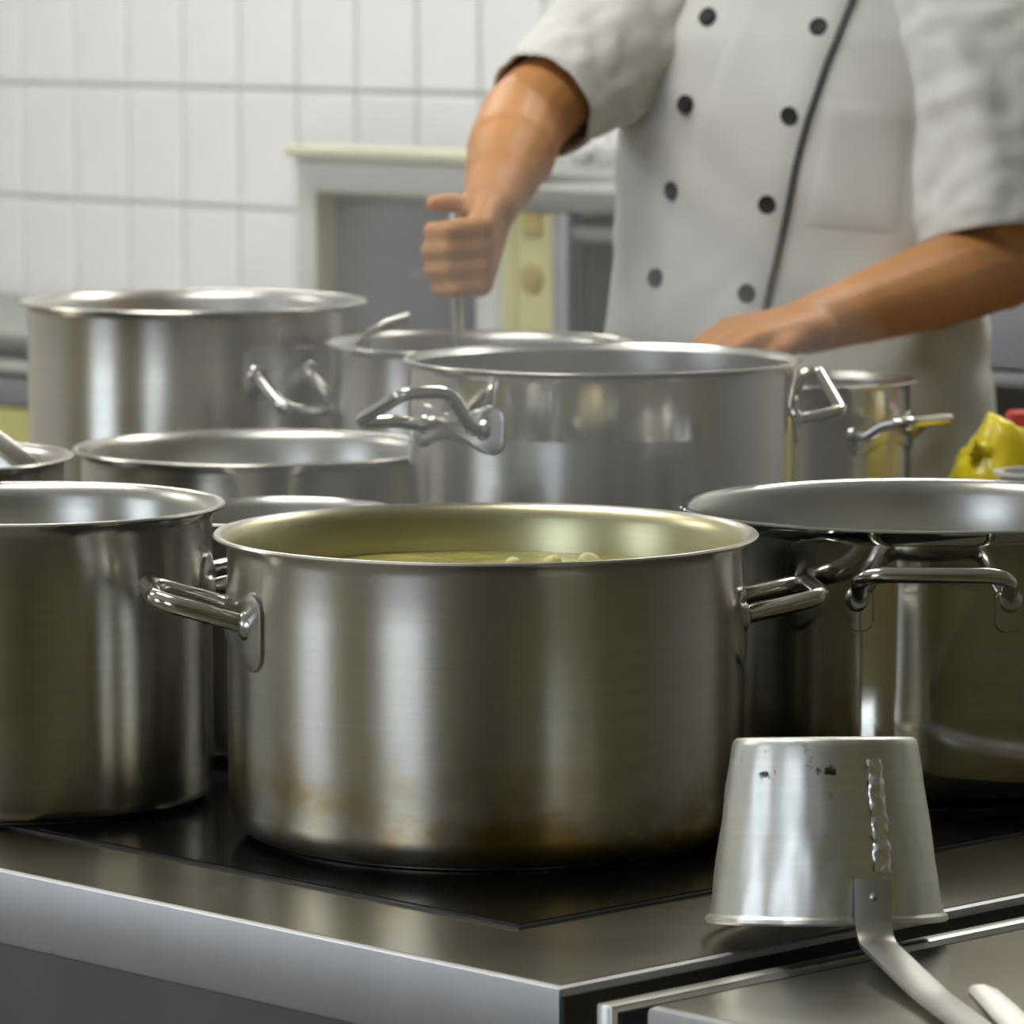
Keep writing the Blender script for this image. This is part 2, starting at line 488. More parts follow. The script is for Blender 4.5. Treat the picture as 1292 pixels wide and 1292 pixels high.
pot('cooking_pot', 'tall plain steel pot on the range edge beside the broth pot', -.375, 3.751, .2325, .1550, .0105,
    M['pot_left'], [dict(az=rad(100), z=.165, tilt=12, L=.045), dict(az=rad(-80), z=.165, tilt=12)], c=.010)
pot('cooking_pot', 'wide mirror-polished steel pot with a loop handle on its front, behind the overturned ladle', .327, 3.834, .2225, .1965, .0115,
    M['pot_polished'], [dict(az=rad(-3.4), z=.166, tilt=28, L=.05, w=.056, r=.0062, lug=True), dict(az=rad(176.6), z=.166, tilt=25, L=.05, w=.062, lug=True)], c=.03)
pot('cooking_pot', 'low steel pot with dark inside wall between the tall stockpot and the broth pot', -.235, 4.53, .2005, .1725, .009,
    M['pot_brushed'], [dict(az=rad(5), z=.13), dict(az=rad(185), z=.13)])
pot('cooking_pot', 'small steel pot with a bright rim squeezed behind the broth pot', -.199, 3.985, .2005, .1100, .007,
    M['pot_brushed'], [dict(az=rad(75), z=.15, w=.035, L=.04, plate=(.045, .02)), dict(az=rad(250), z=.15, w=.035, L=.04, plate=(.045, .02))])
pot('stock_pot', 'tall brushed stockpot with a drooping handle in front of the tiled wall', -.330, 5.079, .300, .180, .009,
    M['pot_brushed'], [dict(az=rad(36), z=.232, tilt=-34, L=.062, w=.030, r=.007, plate=(.046, .026)), dict(az=rad(216), z=.232, tilt=-32, L=.07, w=.032)])
pot('cooking_pot', 'pale steel pot being stirred by the cook in white', -.033, 4.897, .2705, .156, .008,
    M['pot_brushed'], [dict(az=rad(2), z=.2), dict(az=rad(182), z=.19, w=.04, L=.05)])
cb = pot('cooking_pot', 'steel pot with a polished upper band and thin wire loop handles', .079, 4.305, .3005, .1755, .0055,
    M['pot_satin'], [dict(az=rad(-51), z=.246, w=.040, L=.080, r=.0058, sbend=.034, twist=.030, plate=(.062, .021)),
                     dict(az=rad(104), z=.243, w=.040, L=.046, r=.0055, sbend=.034, twist=.030, plate=(.062, .021))], c=.02)
lathe('polished_band', [(.1690, .238), (.17045, .2383), (.17045, .288), (.1690, .2885)], M['pot_band'], cb)
pot('cooking_pot', "small steel pot against the cook's white jacket", .294, 4.687, .2505, .0935, .006,
    M['pot_brushed'], [dict(az=rad(47), z=.2, w=.04, L=.055, r=.006, sbend=.014, plate=(.05, .019)), dict(az=rad(200), z=.17, w=.03, L=.04, r=.006, plate=(.042, .019))])
pot('cooking_pot', 'pale steel pot holding a long-handled ladle', -.523, 4.243, .2205, .143, .009,
    M['pot_brushed'], [dict(az=rad(-120), z=.15), dict(az=rad(60), z=.13, L=.03)])

[c for c in mainpot.children if c.name.startswith('body')][0].data.materials[1] = M['pot_broth_reflection']  # inner wall takes the painted broth reflection
# broth and potato pieces
def broth(name, label, x, y, z, R, m):
    bm = bmesh.new()
    n, k = 64, 22
    rings = []
    for j in range(1, k + 1):
        rr = R * j / k
        rings.append([bm.verts.new((rr * math.cos(2 * PI * i / n), rr * math.sin(2 * PI * i / n),
            .0022 * noise.noise(Vector((rr * math.cos(2 * PI * i / n) * 22, rr * math.sin(2 * PI * i / n) * 22, 0))))) for i in range(n)])
    c = bm.verts.new((0, 0, 0))
    for i in range(n): bm.faces.new((c, rings[0][i], rings[0][(i + 1) % n]))
    for A, B in zip(rings, rings[1:]):
        for i in range(n): bm.faces.new((A[i], B[i], B[(i + 1) % n], A[(i + 1) % n]))
    low = [bm.verts.new((v.co.x * .985, v.co.y * .985, -.03)) for v in rings[-1]]
    for i in range(n): bm.faces.new((rings[-1][i], low[i], low[(i + 1) % n], rings[-1][(i + 1) % n]))
    bm.faces.new(low)
    o = bm_obj(name, bm, m, None, angle=60)
    o.location = (x, y, z)
    return props(o, label, 'soup')
broth('broth', 'yellow-green broth filling the wide scorched pot', -.0193, 3.597, ZT + .188, .1868, M['broth'])
for i, (dx, dy, s, lb) in enumerate(((.078, .10, .010, 'largest pale yellow potato lump floating in the broth'), (.050, .105, .0075, 'potato lump next to the largest one in the broth'),
        (.020, .10, .006, 'flattish pale potato lump near the middle of the broth'), (.128, .08, .006, "small potato lump by the broth pot's right inner wall"))):
    bm = bmesh.new()
    bmesh.ops.create_icosphere(bm, subdivisions=3, radius=s)
    for v in bm.verts:
        v.co *= 1 + .28 * noise.noise(v.co * 90 + Vector((i * 7, 0, 0)))
        v.co.z *= .8
    o = bm_obj('potato_piece', bm, M['potato'], None, angle=80)
    o.location = (-.0193 + dx, 3.597 + dy, ZT + .189)
    props(o, lb, 'potato', 'potato lumps in the broth')

# ------------------------------------------------------------------ overturned ladle
ld = thing('ladle', (.208, 3.203, .9125), 0, 'dented aluminium ladle turned upside down at the range joint, strap handle forward', 'ladle')
ld.rotation_euler = (rad(-8.5), 0, rad(3))
prof = [(.0765, .001), (.0795, .0), (.0805, .0015), (.080, .004), (.0772, .006)]
for k in range(1, 9):
    t_ = k / 9
    prof.append((.0772 + (.0622 - .0772) * t_, .006 + (.114 - .006) * t_))
prof += [(.0617, .116), (.0606, .1195), (.0585, .1212), (.055, .1215), (0, .1218), (0, .1195), (.054, .119), (.0585, .117)]
for k in range(0, 9):
    t_ = k / 8
    prof.append((.0602 + (.0752 - .0602) * t_, .112 + (.006 - .112) * t_))
prof.append((.0765, .001))
bm = bmesh.new(); add_lathe(bm, prof, 112)
for v in bm.verts:                                    # dents
    a = math.atan2(v.co.x, -v.co.y)
    d = .0010 * noise.noise(Vector((a * 2.2, v.co.z * 38, 3))) + .0008 * noise.noise(Vector((a * 7, v.co.z * 70, 9)))
    d += -.0016 * math.exp(-((a - .42) / .05) ** 2) * (0.6 + .8 * noise.noise(Vector((0, v.co.z * 160, 5))))
    r0 = math.hypot(v.co.x, v.co.y)
    if r0 > .02:
        v.co.x *= (r0 + d) / r0; v.co.y *= (r0 + d) / r0
bm_obj('cup', bm, M['ladle'], ld, angle=40)
bm = bmesh.new()
rows = []
for k in range(61):
    t_ = k / 60
    rr = .0772 + (.0622 - .0772) * (.26 + .68 * t_); zz = .006 + .108 * (.26 + .68 * t_)
    row = []
    for q in range(7):
        a = .42 + (q - 3) * .030 + .018 * noise.noise(Vector((zz * 120, 2, 1)))
        lift = (.0003 if q in (0, 6) else .0022) + .0024 * noise.noise(Vector((q * .5, zz * 170, 8)))
        row.append(bm.verts.new(((rr + lift) * math.sin(a), -(rr + lift) * math.cos(a), zz)))
    rows.append(row)
for A, B in zip(rows, rows[1:]):
    for q in range(6): bm.faces.new((A[q], A[q + 1], B[q + 1], B[q]))
bm_obj('weld_seam', bm, M['weld'], ld, angle=180)
Mi = (Matrix.Translation(ld.location) @ ld.rotation_euler.to_matrix().to_4x4()).inverted()
def strap(name, parent, pts, hw, ht, m, inv=None, ups=(0, 0, 1)):
    bm = bmesh.new()
    pts = [Vector(p) for p in pts]
    tang = [(pts[min(i + 1, len(pts) - 1)] - pts[max(i - 1, 0)]).normalized() for i in range(len(pts))]
    side = Vector((1, .12, 0)).normalized()
    rings = []
    for i, (p, t) in enumerate(zip(pts, tang)):
        s = (side - t * side.dot(t)).normalized()
        u = s.cross(t)
        wv = hw[i] if hasattr(hw, '__len__') else hw
        q = [p - s * wv + u * ht * 1.6, p - s * wv - u * ht * .3, p - s * wv * .6 - u * ht, p + s * wv * .6 - u * ht, p + s * wv - u * ht * .3, p + s * wv + u * ht * 1.6,
             p + s * wv * .6 + u * ht * .6, p - s * wv * .6 + u * ht * .6]
        rings.append([bm.verts.new((inv @ v) if inv else v) for v in q])
    for A, B in zip(rings, rings[1:]):
        for i in range(8): bm.faces.new((A[i], A[(i + 1) % 8], B[(i + 1) % 8], B[i]))
    bm.faces.new(rings[0][::-1]); bm.faces.new(rings[-1])
    return bm_obj(name, bm, m, parent, angle=50)
path = fillet([(.2335, 3.1330, .953), (.2330, 3.1165, .9175), (.2600, 2.985, .9085), (.311, 2.73, .9075)], .016, 8)
strap('strap_handle', ld, path, .0118, .0016, M['strap'], Mi)
for z_ in (.946, .933):
    bm = bmesh.new()
    bmesh.ops.create_uvsphere(bm, u_segments=12, v_segments=6, radius=.003, matrix=Matrix.Translation(Mi @ Vector((.2335, 3.1275, z_ - .003))))
    bm_obj('rivet', bm, M['strap'], ld)
ut = thing('turner', (.30, 2.94, .901), 0, 'flat steel utensil handle with rounded tip lying beside the ladle strap', 'utensil')
up_ = [(.2880, 2.985, .914), (.2900, 2.977, .913), (.298, 2.945, .909), (.306, 2.905, .905), (.314, 2.87, .903), (.343, 2.77, .903)]
Mu = Matrix.Translation(ut.location).inverted()
strap('flat_handle', ut, up_, [.006, .0095, .011, .0115, .0115, .0115], .0013, M['strap'], Mu)
strap('blade', ut, [(.343, 2.772, .903), (.348, 2.75, .903), (.363, 2.69, .903)], [.0115, .03, .035], .001, M['strap'], Mu)

# ------------------------------------------------------------------ loose ladles in the pots
lw = thing('ladle', (-.47, 4.20, 1.0), 0, 'long-handled steel ladle leaning out of the pale pot beside the stockpot', 'ladle')
o_ = Vector(lw.location)
tube('handle', [Vector(p) - o_ for p in ((-.424, 4.243, 1.052), (-.416, 4.241, 1.085), (-.412, 4.24, 1.105), (-.4405, 4.24, 1.128), (-.52, 4.245, 1.188), (-.60, 4.25, 1.246))], .0075, M['strap'], lw, 12, (.009, .0045), (0, -.6, .8))
bm = bmesh.new()
add_lathe(bm, [(0, -.03), (.02, -.027), (.035, -.012), (.04, .006), (.038, .006), (.033, -.010), (.019, -.024), (0, -.027)], 32)
bmesh.ops.transform(bm, matrix=Matrix.Translation(Vector((-.450, 4.245, 1.046)) - o_) @ Matrix.Scale(.85, 4), verts=bm.verts)
bm_obj('bowl', bm, M['strap'], lw)
l6 = thing('ladle', (-.14, 4.80, 1.15), 0, 'short bright ladle handle poking out of the pot being stirred', 'ladle')
o_ = Vector(l6.location)
tube('handle', [Vector(p) - o_ for p in ((-.148, 4.83, 1.13), (-.147, 4.81, 1.172), (-.140, 4.80, 1.186), (-.122, 4.80, 1.195), (-.100, 4.80, 1.2015))], .006, M['handle'], l6, 12, (.0075, .0035), (0, -.3, 1))
bm = bmesh.new()
add_lathe(bm, [(0, -.022), (.02, -.02), (.032, -.008), (.036, .008), (.034, .008), (.03, -.006), (.019, -.017), (0, -.019)], 28)
bmesh.ops.transform(bm, matrix=Matrix.Translation(Vector((-.125, 4.86, 1.12)) - o_), verts=bm.verts)
bm_obj('bowl', bm, M['handle'], l6)

# ------------------------------------------------------------------ the cook
CH = Vector((.300, 5.13, 0))
chef = thing('person', CH, 0, 'cook in a short-sleeved white double-breasted jacket stirring a pot', 'person')
PHI = rad(25)
FWD = Vector((-math.sin(PHI), -math.cos(PHI), 0)); LFT = Vector((math.cos(PHI), -math.sin(PHI), 0)); UP = Vector((0, 0, 1))
SH_R, EL_R, WR_R = Vector((.140, 5.205, 1.500)), Vector((.012, 5.00, 1.388)), Vector((-.022, 4.835, 1.308))
SH_L, EL_L, WR_L = Vector((.478, 5.045, 1.500)), Vector((.494, 4.985, 1.242)), Vector((.288, 4.80, 1.192))
def capsule(bm, p1, r1, p2, r2, n=14):
    p1, p2 = Vector(p1), Vector(p2)
    d = p2 - p1
    L = max(d.length, 1e-5)
    t = d / L
    u = t.orthogonal().normalized(); w = t.cross(u)
    prof = []
    for i in range(5):
        a = rad(-90 + 90 * i / 4.5); prof.append((r1 * math.cos(a), r1 * math.sin(a)))
    for i in range(5):
        a = rad(90 * (i + .5) / 4.5); prof.append((r2 * math.cos(a), L + r2 * math.sin(a)))
    rings = []
    for r, s in prof:
        if r < 1e-6:
            rings.append([bm.verts.new(p1 + t * s)])
        else:
            rings.append([bm.verts.new(p1 + t * s + u * (r * math.cos(2 * PI * k / n)) + w * (r * math.sin(2 * PI * k / n))) for k in range(n)])
    for A, B in zip(rings, rings[1:]):
        for i in range(n):
            j = (i + 1) % n
            if len(A) == 1: bm.faces.new((A[0], B[i], B[j]))
            elif len(B) == 1: bm.faces.new((A[i], A[j], B[0]))
            else: bm.faces.new((A[i], A[j], B[j], B[i]))
    if len(rings[0]) > 1: bm.faces.new(rings[0][::-1])
    if len(rings[-1]) > 1: bm.faces.new(rings[-1])
def chain(bm, pts, rs):
    for a, b, ra, rb in zip(pts, pts[1:], rs, rs[1:]): capsule(bm, a, ra, b, rb)
def remeshed(name, bm, voxel, m, parent, smooth=4):
    me = bpy.data.meshes.new(name + '_raw'); bm.to_mesh(me); bm.free()
    o = bpy.data.objects.new(name + '_raw', me); COL.objects.link(o)
    md = o.modifiers.new('r', 'REMESH'); md.mode = 'VOXEL'; md.voxel_size = voxel
    sm = o.modifiers.new('s', 'SMOOTH'); sm.iterations = smooth; sm.factor = .5
    dg = bpy.context.evaluated_depsgraph_get()
    me2 = bpy.data.meshes.new_from_object(o.evaluated_get(dg))
    bpy.data.objects.remove(o); bpy.data.meshes.remove(me)
    me2.name = name
    me2.materials.clear(); me2.materials.append(m)
    for p in me2.polygons: p.use_smooth = True
    return link(bpy.data.objects.new(name, me2), parent)
W = lambda l, f_, z: LFT * l + FWD * f_ + UP * z        # body frame, local to the chef's base
L_ = lambda p: Vector(p) - CH
bm = bmesh.new()
chain(bm, [W(0, 0, .95), W(0, 0, 1.1), W(0, 0, 1.3), W(0, .0, 1.44), W(0, 0, 1.53)], [.13, .125, .13, .12, .065])
chain(bm, [W(-.15, 0, 1.48), W(.15, 0, 1.48)], [.06, .06])
for s in (-1, 1):
    chain(bm, [W(.09 * s, 0, .95), W(.10 * s, .015, .52), W(.10 * s, -.02, .10)], [.09, .062, .045])
    chain(bm, [W(.10 * s, -.03, .05), W(.105 * s, .13, .04)], [.045, .038])
# neck and head
hz = 1.70
chain(bm, [W(0, 0, 1.5), W(0, .02, 1.62)], [.06, .056])
capsule(bm, W(0, -.015, hz + .04), .092, W(0, .02, hz + .02), .085)
capsule(bm, W(0, .03, hz - .01), .070, W(0, .05, hz - .075), .046)
capsule(bm, W(0, .098, hz + .015), .011, W(0, .121, hz - .025), .015)          # nose
capsule(bm, W(-.018, .092, hz - .058), .008, W(.018, .092, hz - .058), .008)   # lips
for s in (-1, 1):
    capsule(bm, W(.086 * s, -.005, hz + .03), .013, W(.084 * s, 0, hz - .02), .010)
    capsule(bm, W(.018 * s, .096, hz + .045), .009, W(.05 * s, .085, hz + .043), .008)   # brows
# right arm (stirring)
m_R = EL_R.lerp(WR_R, .35)
chain(bm, [L_(SH_R.lerp(EL_R, .15)), L_(EL_R), L_(m_R), L_(EL_R.lerp(WR_R, .7)), L_(WR_R)], [.050, .046, .047, .037, .0285])
rod = Vector((-.056, 4.797, 0))
for i in range(4):
    z = 1.292 - .0195 * i
    ln = (1.0, 1.06, 1.0, .86)[i]
    kn = Vector((-.030, 4.778 + .003 * i, z))
    capsule(bm, L_(WR_R + Vector((0, 0, -.008 * i + .006))), .022, L_(kn), .0125)
    p1 = kn + Vector((-.030 * ln, -.010, -.003)); p2 = kn + Vector((-.049 * ln, .010, -.005)); p3 = kn + Vector((-.040 * ln, .031, -.005))
    chain(bm, [L_(kn), L_(p1), L_(p2), L_(p3)], [.0115, .0098, .0088, .0078])
chain(bm, [L_((-.024, 4.822, 1.292)), L_((-.040, 4.826, 1.305)), L_((-.060, 4.818, 1.313)), L_((-.078, 4.806, 1.312))], [.017, .0125, .0105, .0085])
# left arm (resting low, hand behind the banded pot)
m_L = EL_L.lerp(WR_L, .35)
chain(bm, [L_(SH_L.lerp(EL_L, .15)), L_(SH_L.lerp(EL_L, .6)), L_(EL_L), L_(m_L), L_(EL_L.lerp(WR_L, .7)), L_(WR_L)], [.052, .052, .048, .046, .036, .0285])
hd = Vector((-.83, -.42, -.12)).normalized(); hs = Vector((-.42, .83, .10)).normalized()
for i in range(4):
    off = (i - 1.5) * .0205
    ln = (.9, 1.02, 1.0, .82)[i]
    kn = WR_L + hd * (.078 - abs(i - 1.2) * .004) + hs * off + Vector((0, 0, .004))
    capsule(bm, L_(WR_L + hs * off * .55), .021, L_(kn), .0125)
    p1 = kn + hd * .038 * ln + Vector((0, 0, -.010)); p2 = p1 + hd * .018 * ln + Vector((0, 0, -.022)); p3 = p2 + hd * .003 + Vector((0, 0, -.022 * ln))
    chain(bm, [L_(kn), L_(p1), L_(p2), L_(p3)], [.0112, .0098, .0088, .0078])
tb = WR_L + hd * .02 - hs * .022
chain(bm, [L_(tb), L_(tb + hd * .034 - hs * .020 + Vector((0, 0, -.008))), L_(tb + hd * .064 - hs * .016 + Vector((0, 0, -.022))), L_(tb + hd * .082 - hs * .006 + Vector((0, 0, -.032)))], [.017, .0125, .0105, .0085])
body = remeshed('body', bm, .0042, M['skin'], chef, 5)
# face details and hair
for s in (-1, 1):
    bm = bmesh.new(); bmesh.ops.create_uvsphere(bm, u_segments=14, v_segments=10, radius=.012, matrix=Matrix.Translation(W(.033 * s, .090, hz + .022)))
    eye = bm_obj('eye', bm, M['eye'], chef)
    bm = bmesh.new(); bmesh.ops.create_uvsphere(bm, u_segments=12, v_segments=8, radius=.0055, matrix=Matrix.Translation(W(.032 * s, .0985, hz + .022)))
    bm_obj('iris', bm, M['hair'], eye)
bm = bmesh.new()
capsule(bm, W(0, -.03, hz + .05), .099, W(0, 0, hz + .065), .092)
bm_obj('hair', bm, M['hair'], chef)
# trousers and shoes
bm = bmesh.new()
capsule(bm, W(-.06, 0, .96), .125, W(.06, 0, .96), .125)
for s in (-1, 1): chain(bm, [W(.09 * s, 0, .93), W(.10 * s, .015, .52), W(.10 * s, -.02, .12)], [.105, .082, .075])
remeshed('trousers', bm, .012, M['trousers'], chef)
for s in (-1, 1):
    bm = bmesh.new(); chain(bm, [W(.10 * s, -.03, .055), W(.105 * s, .14, .045)], [.054, .045])
    for v in bm.verts: v.co.z = max(v.co.z, 0.0)
    bm_obj('shoe', bm, M['shoe'], chef)

# jacket body: lofted rings
KEYS = [(.74, .218, .150), (.90, .214, .148), (1.02, .210, .145), (1.15, .206, .140), (1.28, .196, .135), (1.40, .190, .130), (1.47, .184, .118),
        (1.52, .165, .098), (1.555, .115, .080), (1.575, .078, .070)]
def key(z, k):
    for A, B in zip(KEYS, KEYS[1:]):
        if z <= B[0]:
            t = max(0, (z - A[0]) / (B[0] - A[0])); return A[k] * (1 - t) + B[k] * t
    return KEYS[-1][k]
bm = bmesh.new()
NZ, NA = 110, 128
rings = []
for j in range(NZ + 1):
    z = .74 + (1.575 - .74) * j / NZ
    w_, d_ = key(z, 1), key(z, 2)
    ring = []
    for i in range(NA):
        a = 2 * PI * i / NA
        ca, sa = math.cos(a), math.sin(a)
        e = .86
        l = math.copysign(abs(sa) ** e, sa) * w_; f_ = math.copysign(abs(ca) ** e, ca) * d_
        fold = .008 * noise.noise(Vector((l * 13, f_ * 13 + 4, z * 3.0))) + .0055 * noise.noise(Vector((l * 20 + z * 14, f_ * 16, z * 11 + 7)))
        fold += .004 * noise.noise(Vector((l * 26 - z * 20, f_ * 9, z * 16 + 2))) * max(0, min(1, (1.30 - z) / .2))
        k = 1 + fold / max(.08, math.hypot(l, f_))
        ring.append(bm.verts.new(W(l * k, f_ * k, z)))
    rings.append(ring)
for A, B in zip(rings, rings[1:]):
    for i in range(NA): bm.faces.new((A[i], A[(i + 1) % NA], B[(i + 1) % NA], B[i]))
jacket = bm_obj('jacket', bm, M['cloth'], chef, angle=180)
bm = bmesh.new(); bm.from_mesh(jacket.data); tree = BVHTree.FromBMesh(bm); bm.free()
def on_front(wx, wz, off=0.0):
    """point of the jacket front at a world x and height"""
    o = Vector((wx, 3.6, wz)) - CH
    hit, nrm, _, _ = tree.ray_cast(o, Vector((0, 1, 0)))
    if hit is None:
        hit, nrm, _, _ = tree.find_nearest(Vector((wx, 5.05, wz)) - CH)
    if nrm.dot(Vector((0, -1, 0))) < 0: nrm = -nrm
    return hit + nrm * off, nrm
def sleeve(name, p0, p1, rs, seed, bendv, squash=1.0):
    bm = bmesh.new()
    p0, p1 = L_(p0), L_(p1)
    t = (p1 - p0).normalized(); u = t.orthogonal().normalized(); w = t.cross(u)
    N, K = 72, 60
    rings = []
    Ltot = (p1 - p0).length
    def R_(s, a):
        x = s * (len(rs) - 1); i = min(int(x), len(rs) - 2); f_ = x - i
        r = rs[i] * (1 - f_) + rs[i + 1] * f_
        r += .0125 * noise.noise(Vector((math.cos(a) * 1.6 + s * 1.5, math.sin(a) * 1.6, s * 2.4 + math.cos(a + seed) * 2.2 + seed))) * min(1, .3 + 1.2 * (1 - s))
        r += .005 * noise.noise(Vector((math.cos(a) * 3, math.sin(a) * 3 + seed, s * 11)))
        return r
    for q in range(1, 6):                              # rounded shoulder head
        an = rad(90 * q / 6)
        c = p0 - t * (rs[0] * .62 * math.cos(an))
        rings.append([bm.verts.new(c + (u * math.cos(2 * PI * i / N) + w * math.sin(2 * PI * i / N)) * R_(0, 2 * PI * i / N) * math.sin(an)) for i in range(N)])
    for j in range(K + 1):
        s = j / K
        c = p0.lerp(p1, s) + Vector(bendv) * math.sin(s * PI)
        rings.append([bm.verts.new(c + (u * math.cos(2 * PI * i / N) + w * math.sin(2 * PI * i / N)) * R_(s, 2 * PI * i / N)) for i in range(N)])
    # hem turned inwards
    for off, rr in ((.0015, -.0025), (-.004, -.0045), (-.06, -.006)):
        c = p1 + t * off
        rings.append([bm.verts.new(c + (u * math.cos(2 * PI * i / N) + w * math.sin(2 * PI * i / N)) * (R_(1, 2 * PI * i / N) + rr)) for i in range(N)])
    for A, B in zip(rings, rings[1:]):
        for i in range(N): bm.faces.new((A[i], A[(i + 1) % N], B[(i + 1) % N], B[i]))
    bm.faces.new(rings[0])
    s_ = bm_obj(name, bm, M['cloth'], jacket, angle=70)
    return s_
CUF_R = EL_R + (SH_R - EL_R) * .10 + Vector((.006, 0, .004))
sleeve('sleeve', SH_R + Vector((.035, .02, .02)), CUF_R, [.088, .090, .084, .074, .064, .060], 1.7, (0, 0, 0))
CUF_L = SH_L.lerp(EL_L, .93) + Vector((-.008, 0, .006))
sleeve('sleeve', SH_L + Vector((-.02, .02, .025)), CUF_L, [.085, .092, .090, .084, .078, .075], 4.1, (.012, 0, 0))
# buttons, two columns
for bx, bz in ((.201, 1.491), (.178, 1.402), (.165, 1.313), (.149, 1.223), (.311, 1.481), (.282, 1.392), (.260, 1.302), (.240, 1.211)):
    p, nn = on_front(bx, bz)
    bm = bmesh.new()
    add_lathe(bm, [(0, -.003), (.0085, -.003), (.0098, 0), (.0098, .003), (.0082, .0048), (.006, .0042), (0, .0038)], 20)
    bmesh.ops.transform(bm, matrix=Matrix.Translation(p) @ nn.to_track_quat('Z', 'Y').to_matrix().to_4x4(), verts=bm.verts)
    bm_obj('button', bm, M['button'], jacket)
# front edge piping and the lapped front panel
ctrl = [(.354, 1.535), (.345, 1.509), (.320, 1.448), (.300, 1.389), (.287, 1.335), (.276, 1.277), (.266, 1.23), (.259, 1.197), (.248, 1.12), (.240, 1.02), (.236, .90)]
pp = []
for (x0, z0), (x1, z1) in zip(ctrl, ctrl[1:]):
    for i in range(6): pp.append((x0 + (x1 - x0) * i / 6, z0 + (z1 - z0) * i / 6))
tube('piping', [on_front(x, z, .003)[0] for x, z in pp], .0028, M['piping'], jacket, 8)
bm = bmesh.new()
rows = []
for x, z in pp:
    row = []
    for k in range(13):
        q, nn = on_front(x - .004 - .112 * k / 12, z - .02 * k / 12, .003 if 0 < k < 12 else .0008)
        row.append(bm.verts.new(q))
    rows.append(row)
for A, B in zip(rows, rows[1:]):
    for k in range(12): bm.faces.new((A[k], A[k + 1], B[k + 1], B[k]))
bm_obj('front_panel', bm, M['cloth'], jacket, angle=180)
# breast pocket
bm = bmesh.new()
rows = []
for j in range(15):
    v = j / 14
    z = 1.409 + (1.281 - 1.409) * v
    x0 = .318 + (.297 - .318) * v; x1 = .405 + (.389 - .405) * v
    row = []
    for k in range(13):
        edge = k in (0, 12) or j in (0, 14)
        q, nn = on_front(x0 + (x1 - x0) * k / 12, z - .006 * k / 12, .0006 if edge else .0022)
        row.append(bm.verts.new(q))
    rows.append(row)
for A, B in zip(rows, rows[1:]):
    for k in range(12): bm.faces.new((A[k], A[k + 1], B[k + 1], B[k]))
bm_obj('pocket', bm, M['cloth'], jacket, angle=180)
# collar
bm = bmesh.new()
prev = None; rr = []
for zz, k in ((1.555, 1.0), (1.60, .97), (1.60, .92), (1.56, .94)):
    rr.append([bm.verts.new(W(.082 * k * math.sin(2 * PI * i / 40), .076 * k * math.cos(2 * PI * i / 40), zz)) for i in range(40)])
for A, B in zip(rr, rr[1:]):
    for i in range(40): bm.faces.new((A[i], A[(i + 1) % 40], B[(i + 1) % 40], B[i]))
bm_obj('collar', bm, M['cloth'], jacket, angle=60)
# stirring spoon in the hand
sp = thing('stirring_spoon', (-.056, 4.80, 1.0), 0, "steel stirring spoon held upright in the cook's fist", 'spoon')
o_ = Vector(sp.location)
tube('handle', [Vector(p) - o_ for p in ((-.0555, 4.797, 1.303), (-.056, 4.797, 1.26), (-.050, 4.83, 1.10), (-.047, 4.845, 1.05))], .0062, M['strap'], sp)
bm = bmesh.new()
bmesh.ops.create_uvsphere(bm, u_segments=24, v_segments=12, radius=1, matrix=Matrix.Translation(Vector((-.045, 4.852, 1.02)) - o_) @ Matrix.Diagonal((.03, .008, .042, 1)))
bm_obj('spoon_bowl', bm, M['strap'], sp)

# ------------------------------------------------------------------ background furniture (room axes)
cab = thing('hatch_cabinet', room(0, 0), PSI, 'shallow off-white cabinet frame with recessed dark grey door before the tiled wall', 'cabinet')
b0, b1, zt_ = 2.926, 3.358, 1.262
box('side_panel', 2.75, 2.835, b1 - .044, b1, 0, zt_, M['cab_white'], cab, .004)
box('side_panel', 2.75, 2.835, b0, b0 + .04, 0, zt_, M['cab_white'], cab, .004)
box('top_panel', 2.75, 2.835, b0 + .04, b1 - .044, 1.213, zt_, M['cab_white'], cab, .004)
box('top_edge', 2.735, 2.835, b0 - .012, b1 + .006, zt_, zt_ + .016, M['cab_trim'], cab, .003)
box('reveal_strip', 2.752, 2.80, b1 - .046, b1 - .0435, .12, 1.213, M['cab_reveal'], cab)
box('reveal_strip', 2.752, 2.80, b0 + .04, b1 - .046, 1.2105, 1.2135, M['cab_reveal'], cab)
dr = box('door', 2.787, 2.81, b0 + .042, b1 - .047, .14, 1.21, M['dark_panel'], cab, .003)
box('door_inset', 2.782, 2.79, b0 + .09, b1 - .10, .3, 1.13, M['dark_panel'], dr, .006)
box('badge', 2.779, 2.784, 3.10, 3.135, 1.092, 1.099, M['shelf_steel'], dr, .001)

yb = thing('yellow_cabinet', room(0, 0), PSI, 'pale yellow narrow cabinet front with two round amber knobs under the steel shelf', 'cabinet')
box('body', 2.53, 2.95, 2.566, 2.66, 0, 1.205, M['yellow_board'], yb, .002)
box('front_board', 2.51, 2.53, 2.562, 2.632, .02, 1.214, M['yellow_board'], yb, .002)
box('front_board', 2.512, 2.53, 2.636, 2.66, .02, 1.214, M['yellow_board'], yb, .002)
for z_ in (1.124, 1.20, .95, .80):
    if z_ > 1.19: continue
    bm = bmesh.new(); add_lathe(bm, [(0, 0), (.019, 0), (.020, .004), (.019, .009), (.014, .011), (0, .0105)], 28)
    bmesh.ops.transform(bm, matrix=Matrix.Translation((2.511, 2.600, z_)) @ Matrix.Rotation(rad(-90), 4, 'Y'), verts=bm.verts)
    bm_obj('knob', bm, M['amber'], yb)
box('knob_plate', 2.504, 2.512, 2.583, 2.617, 1.18, 1.213, M['amber'], yb, .003)

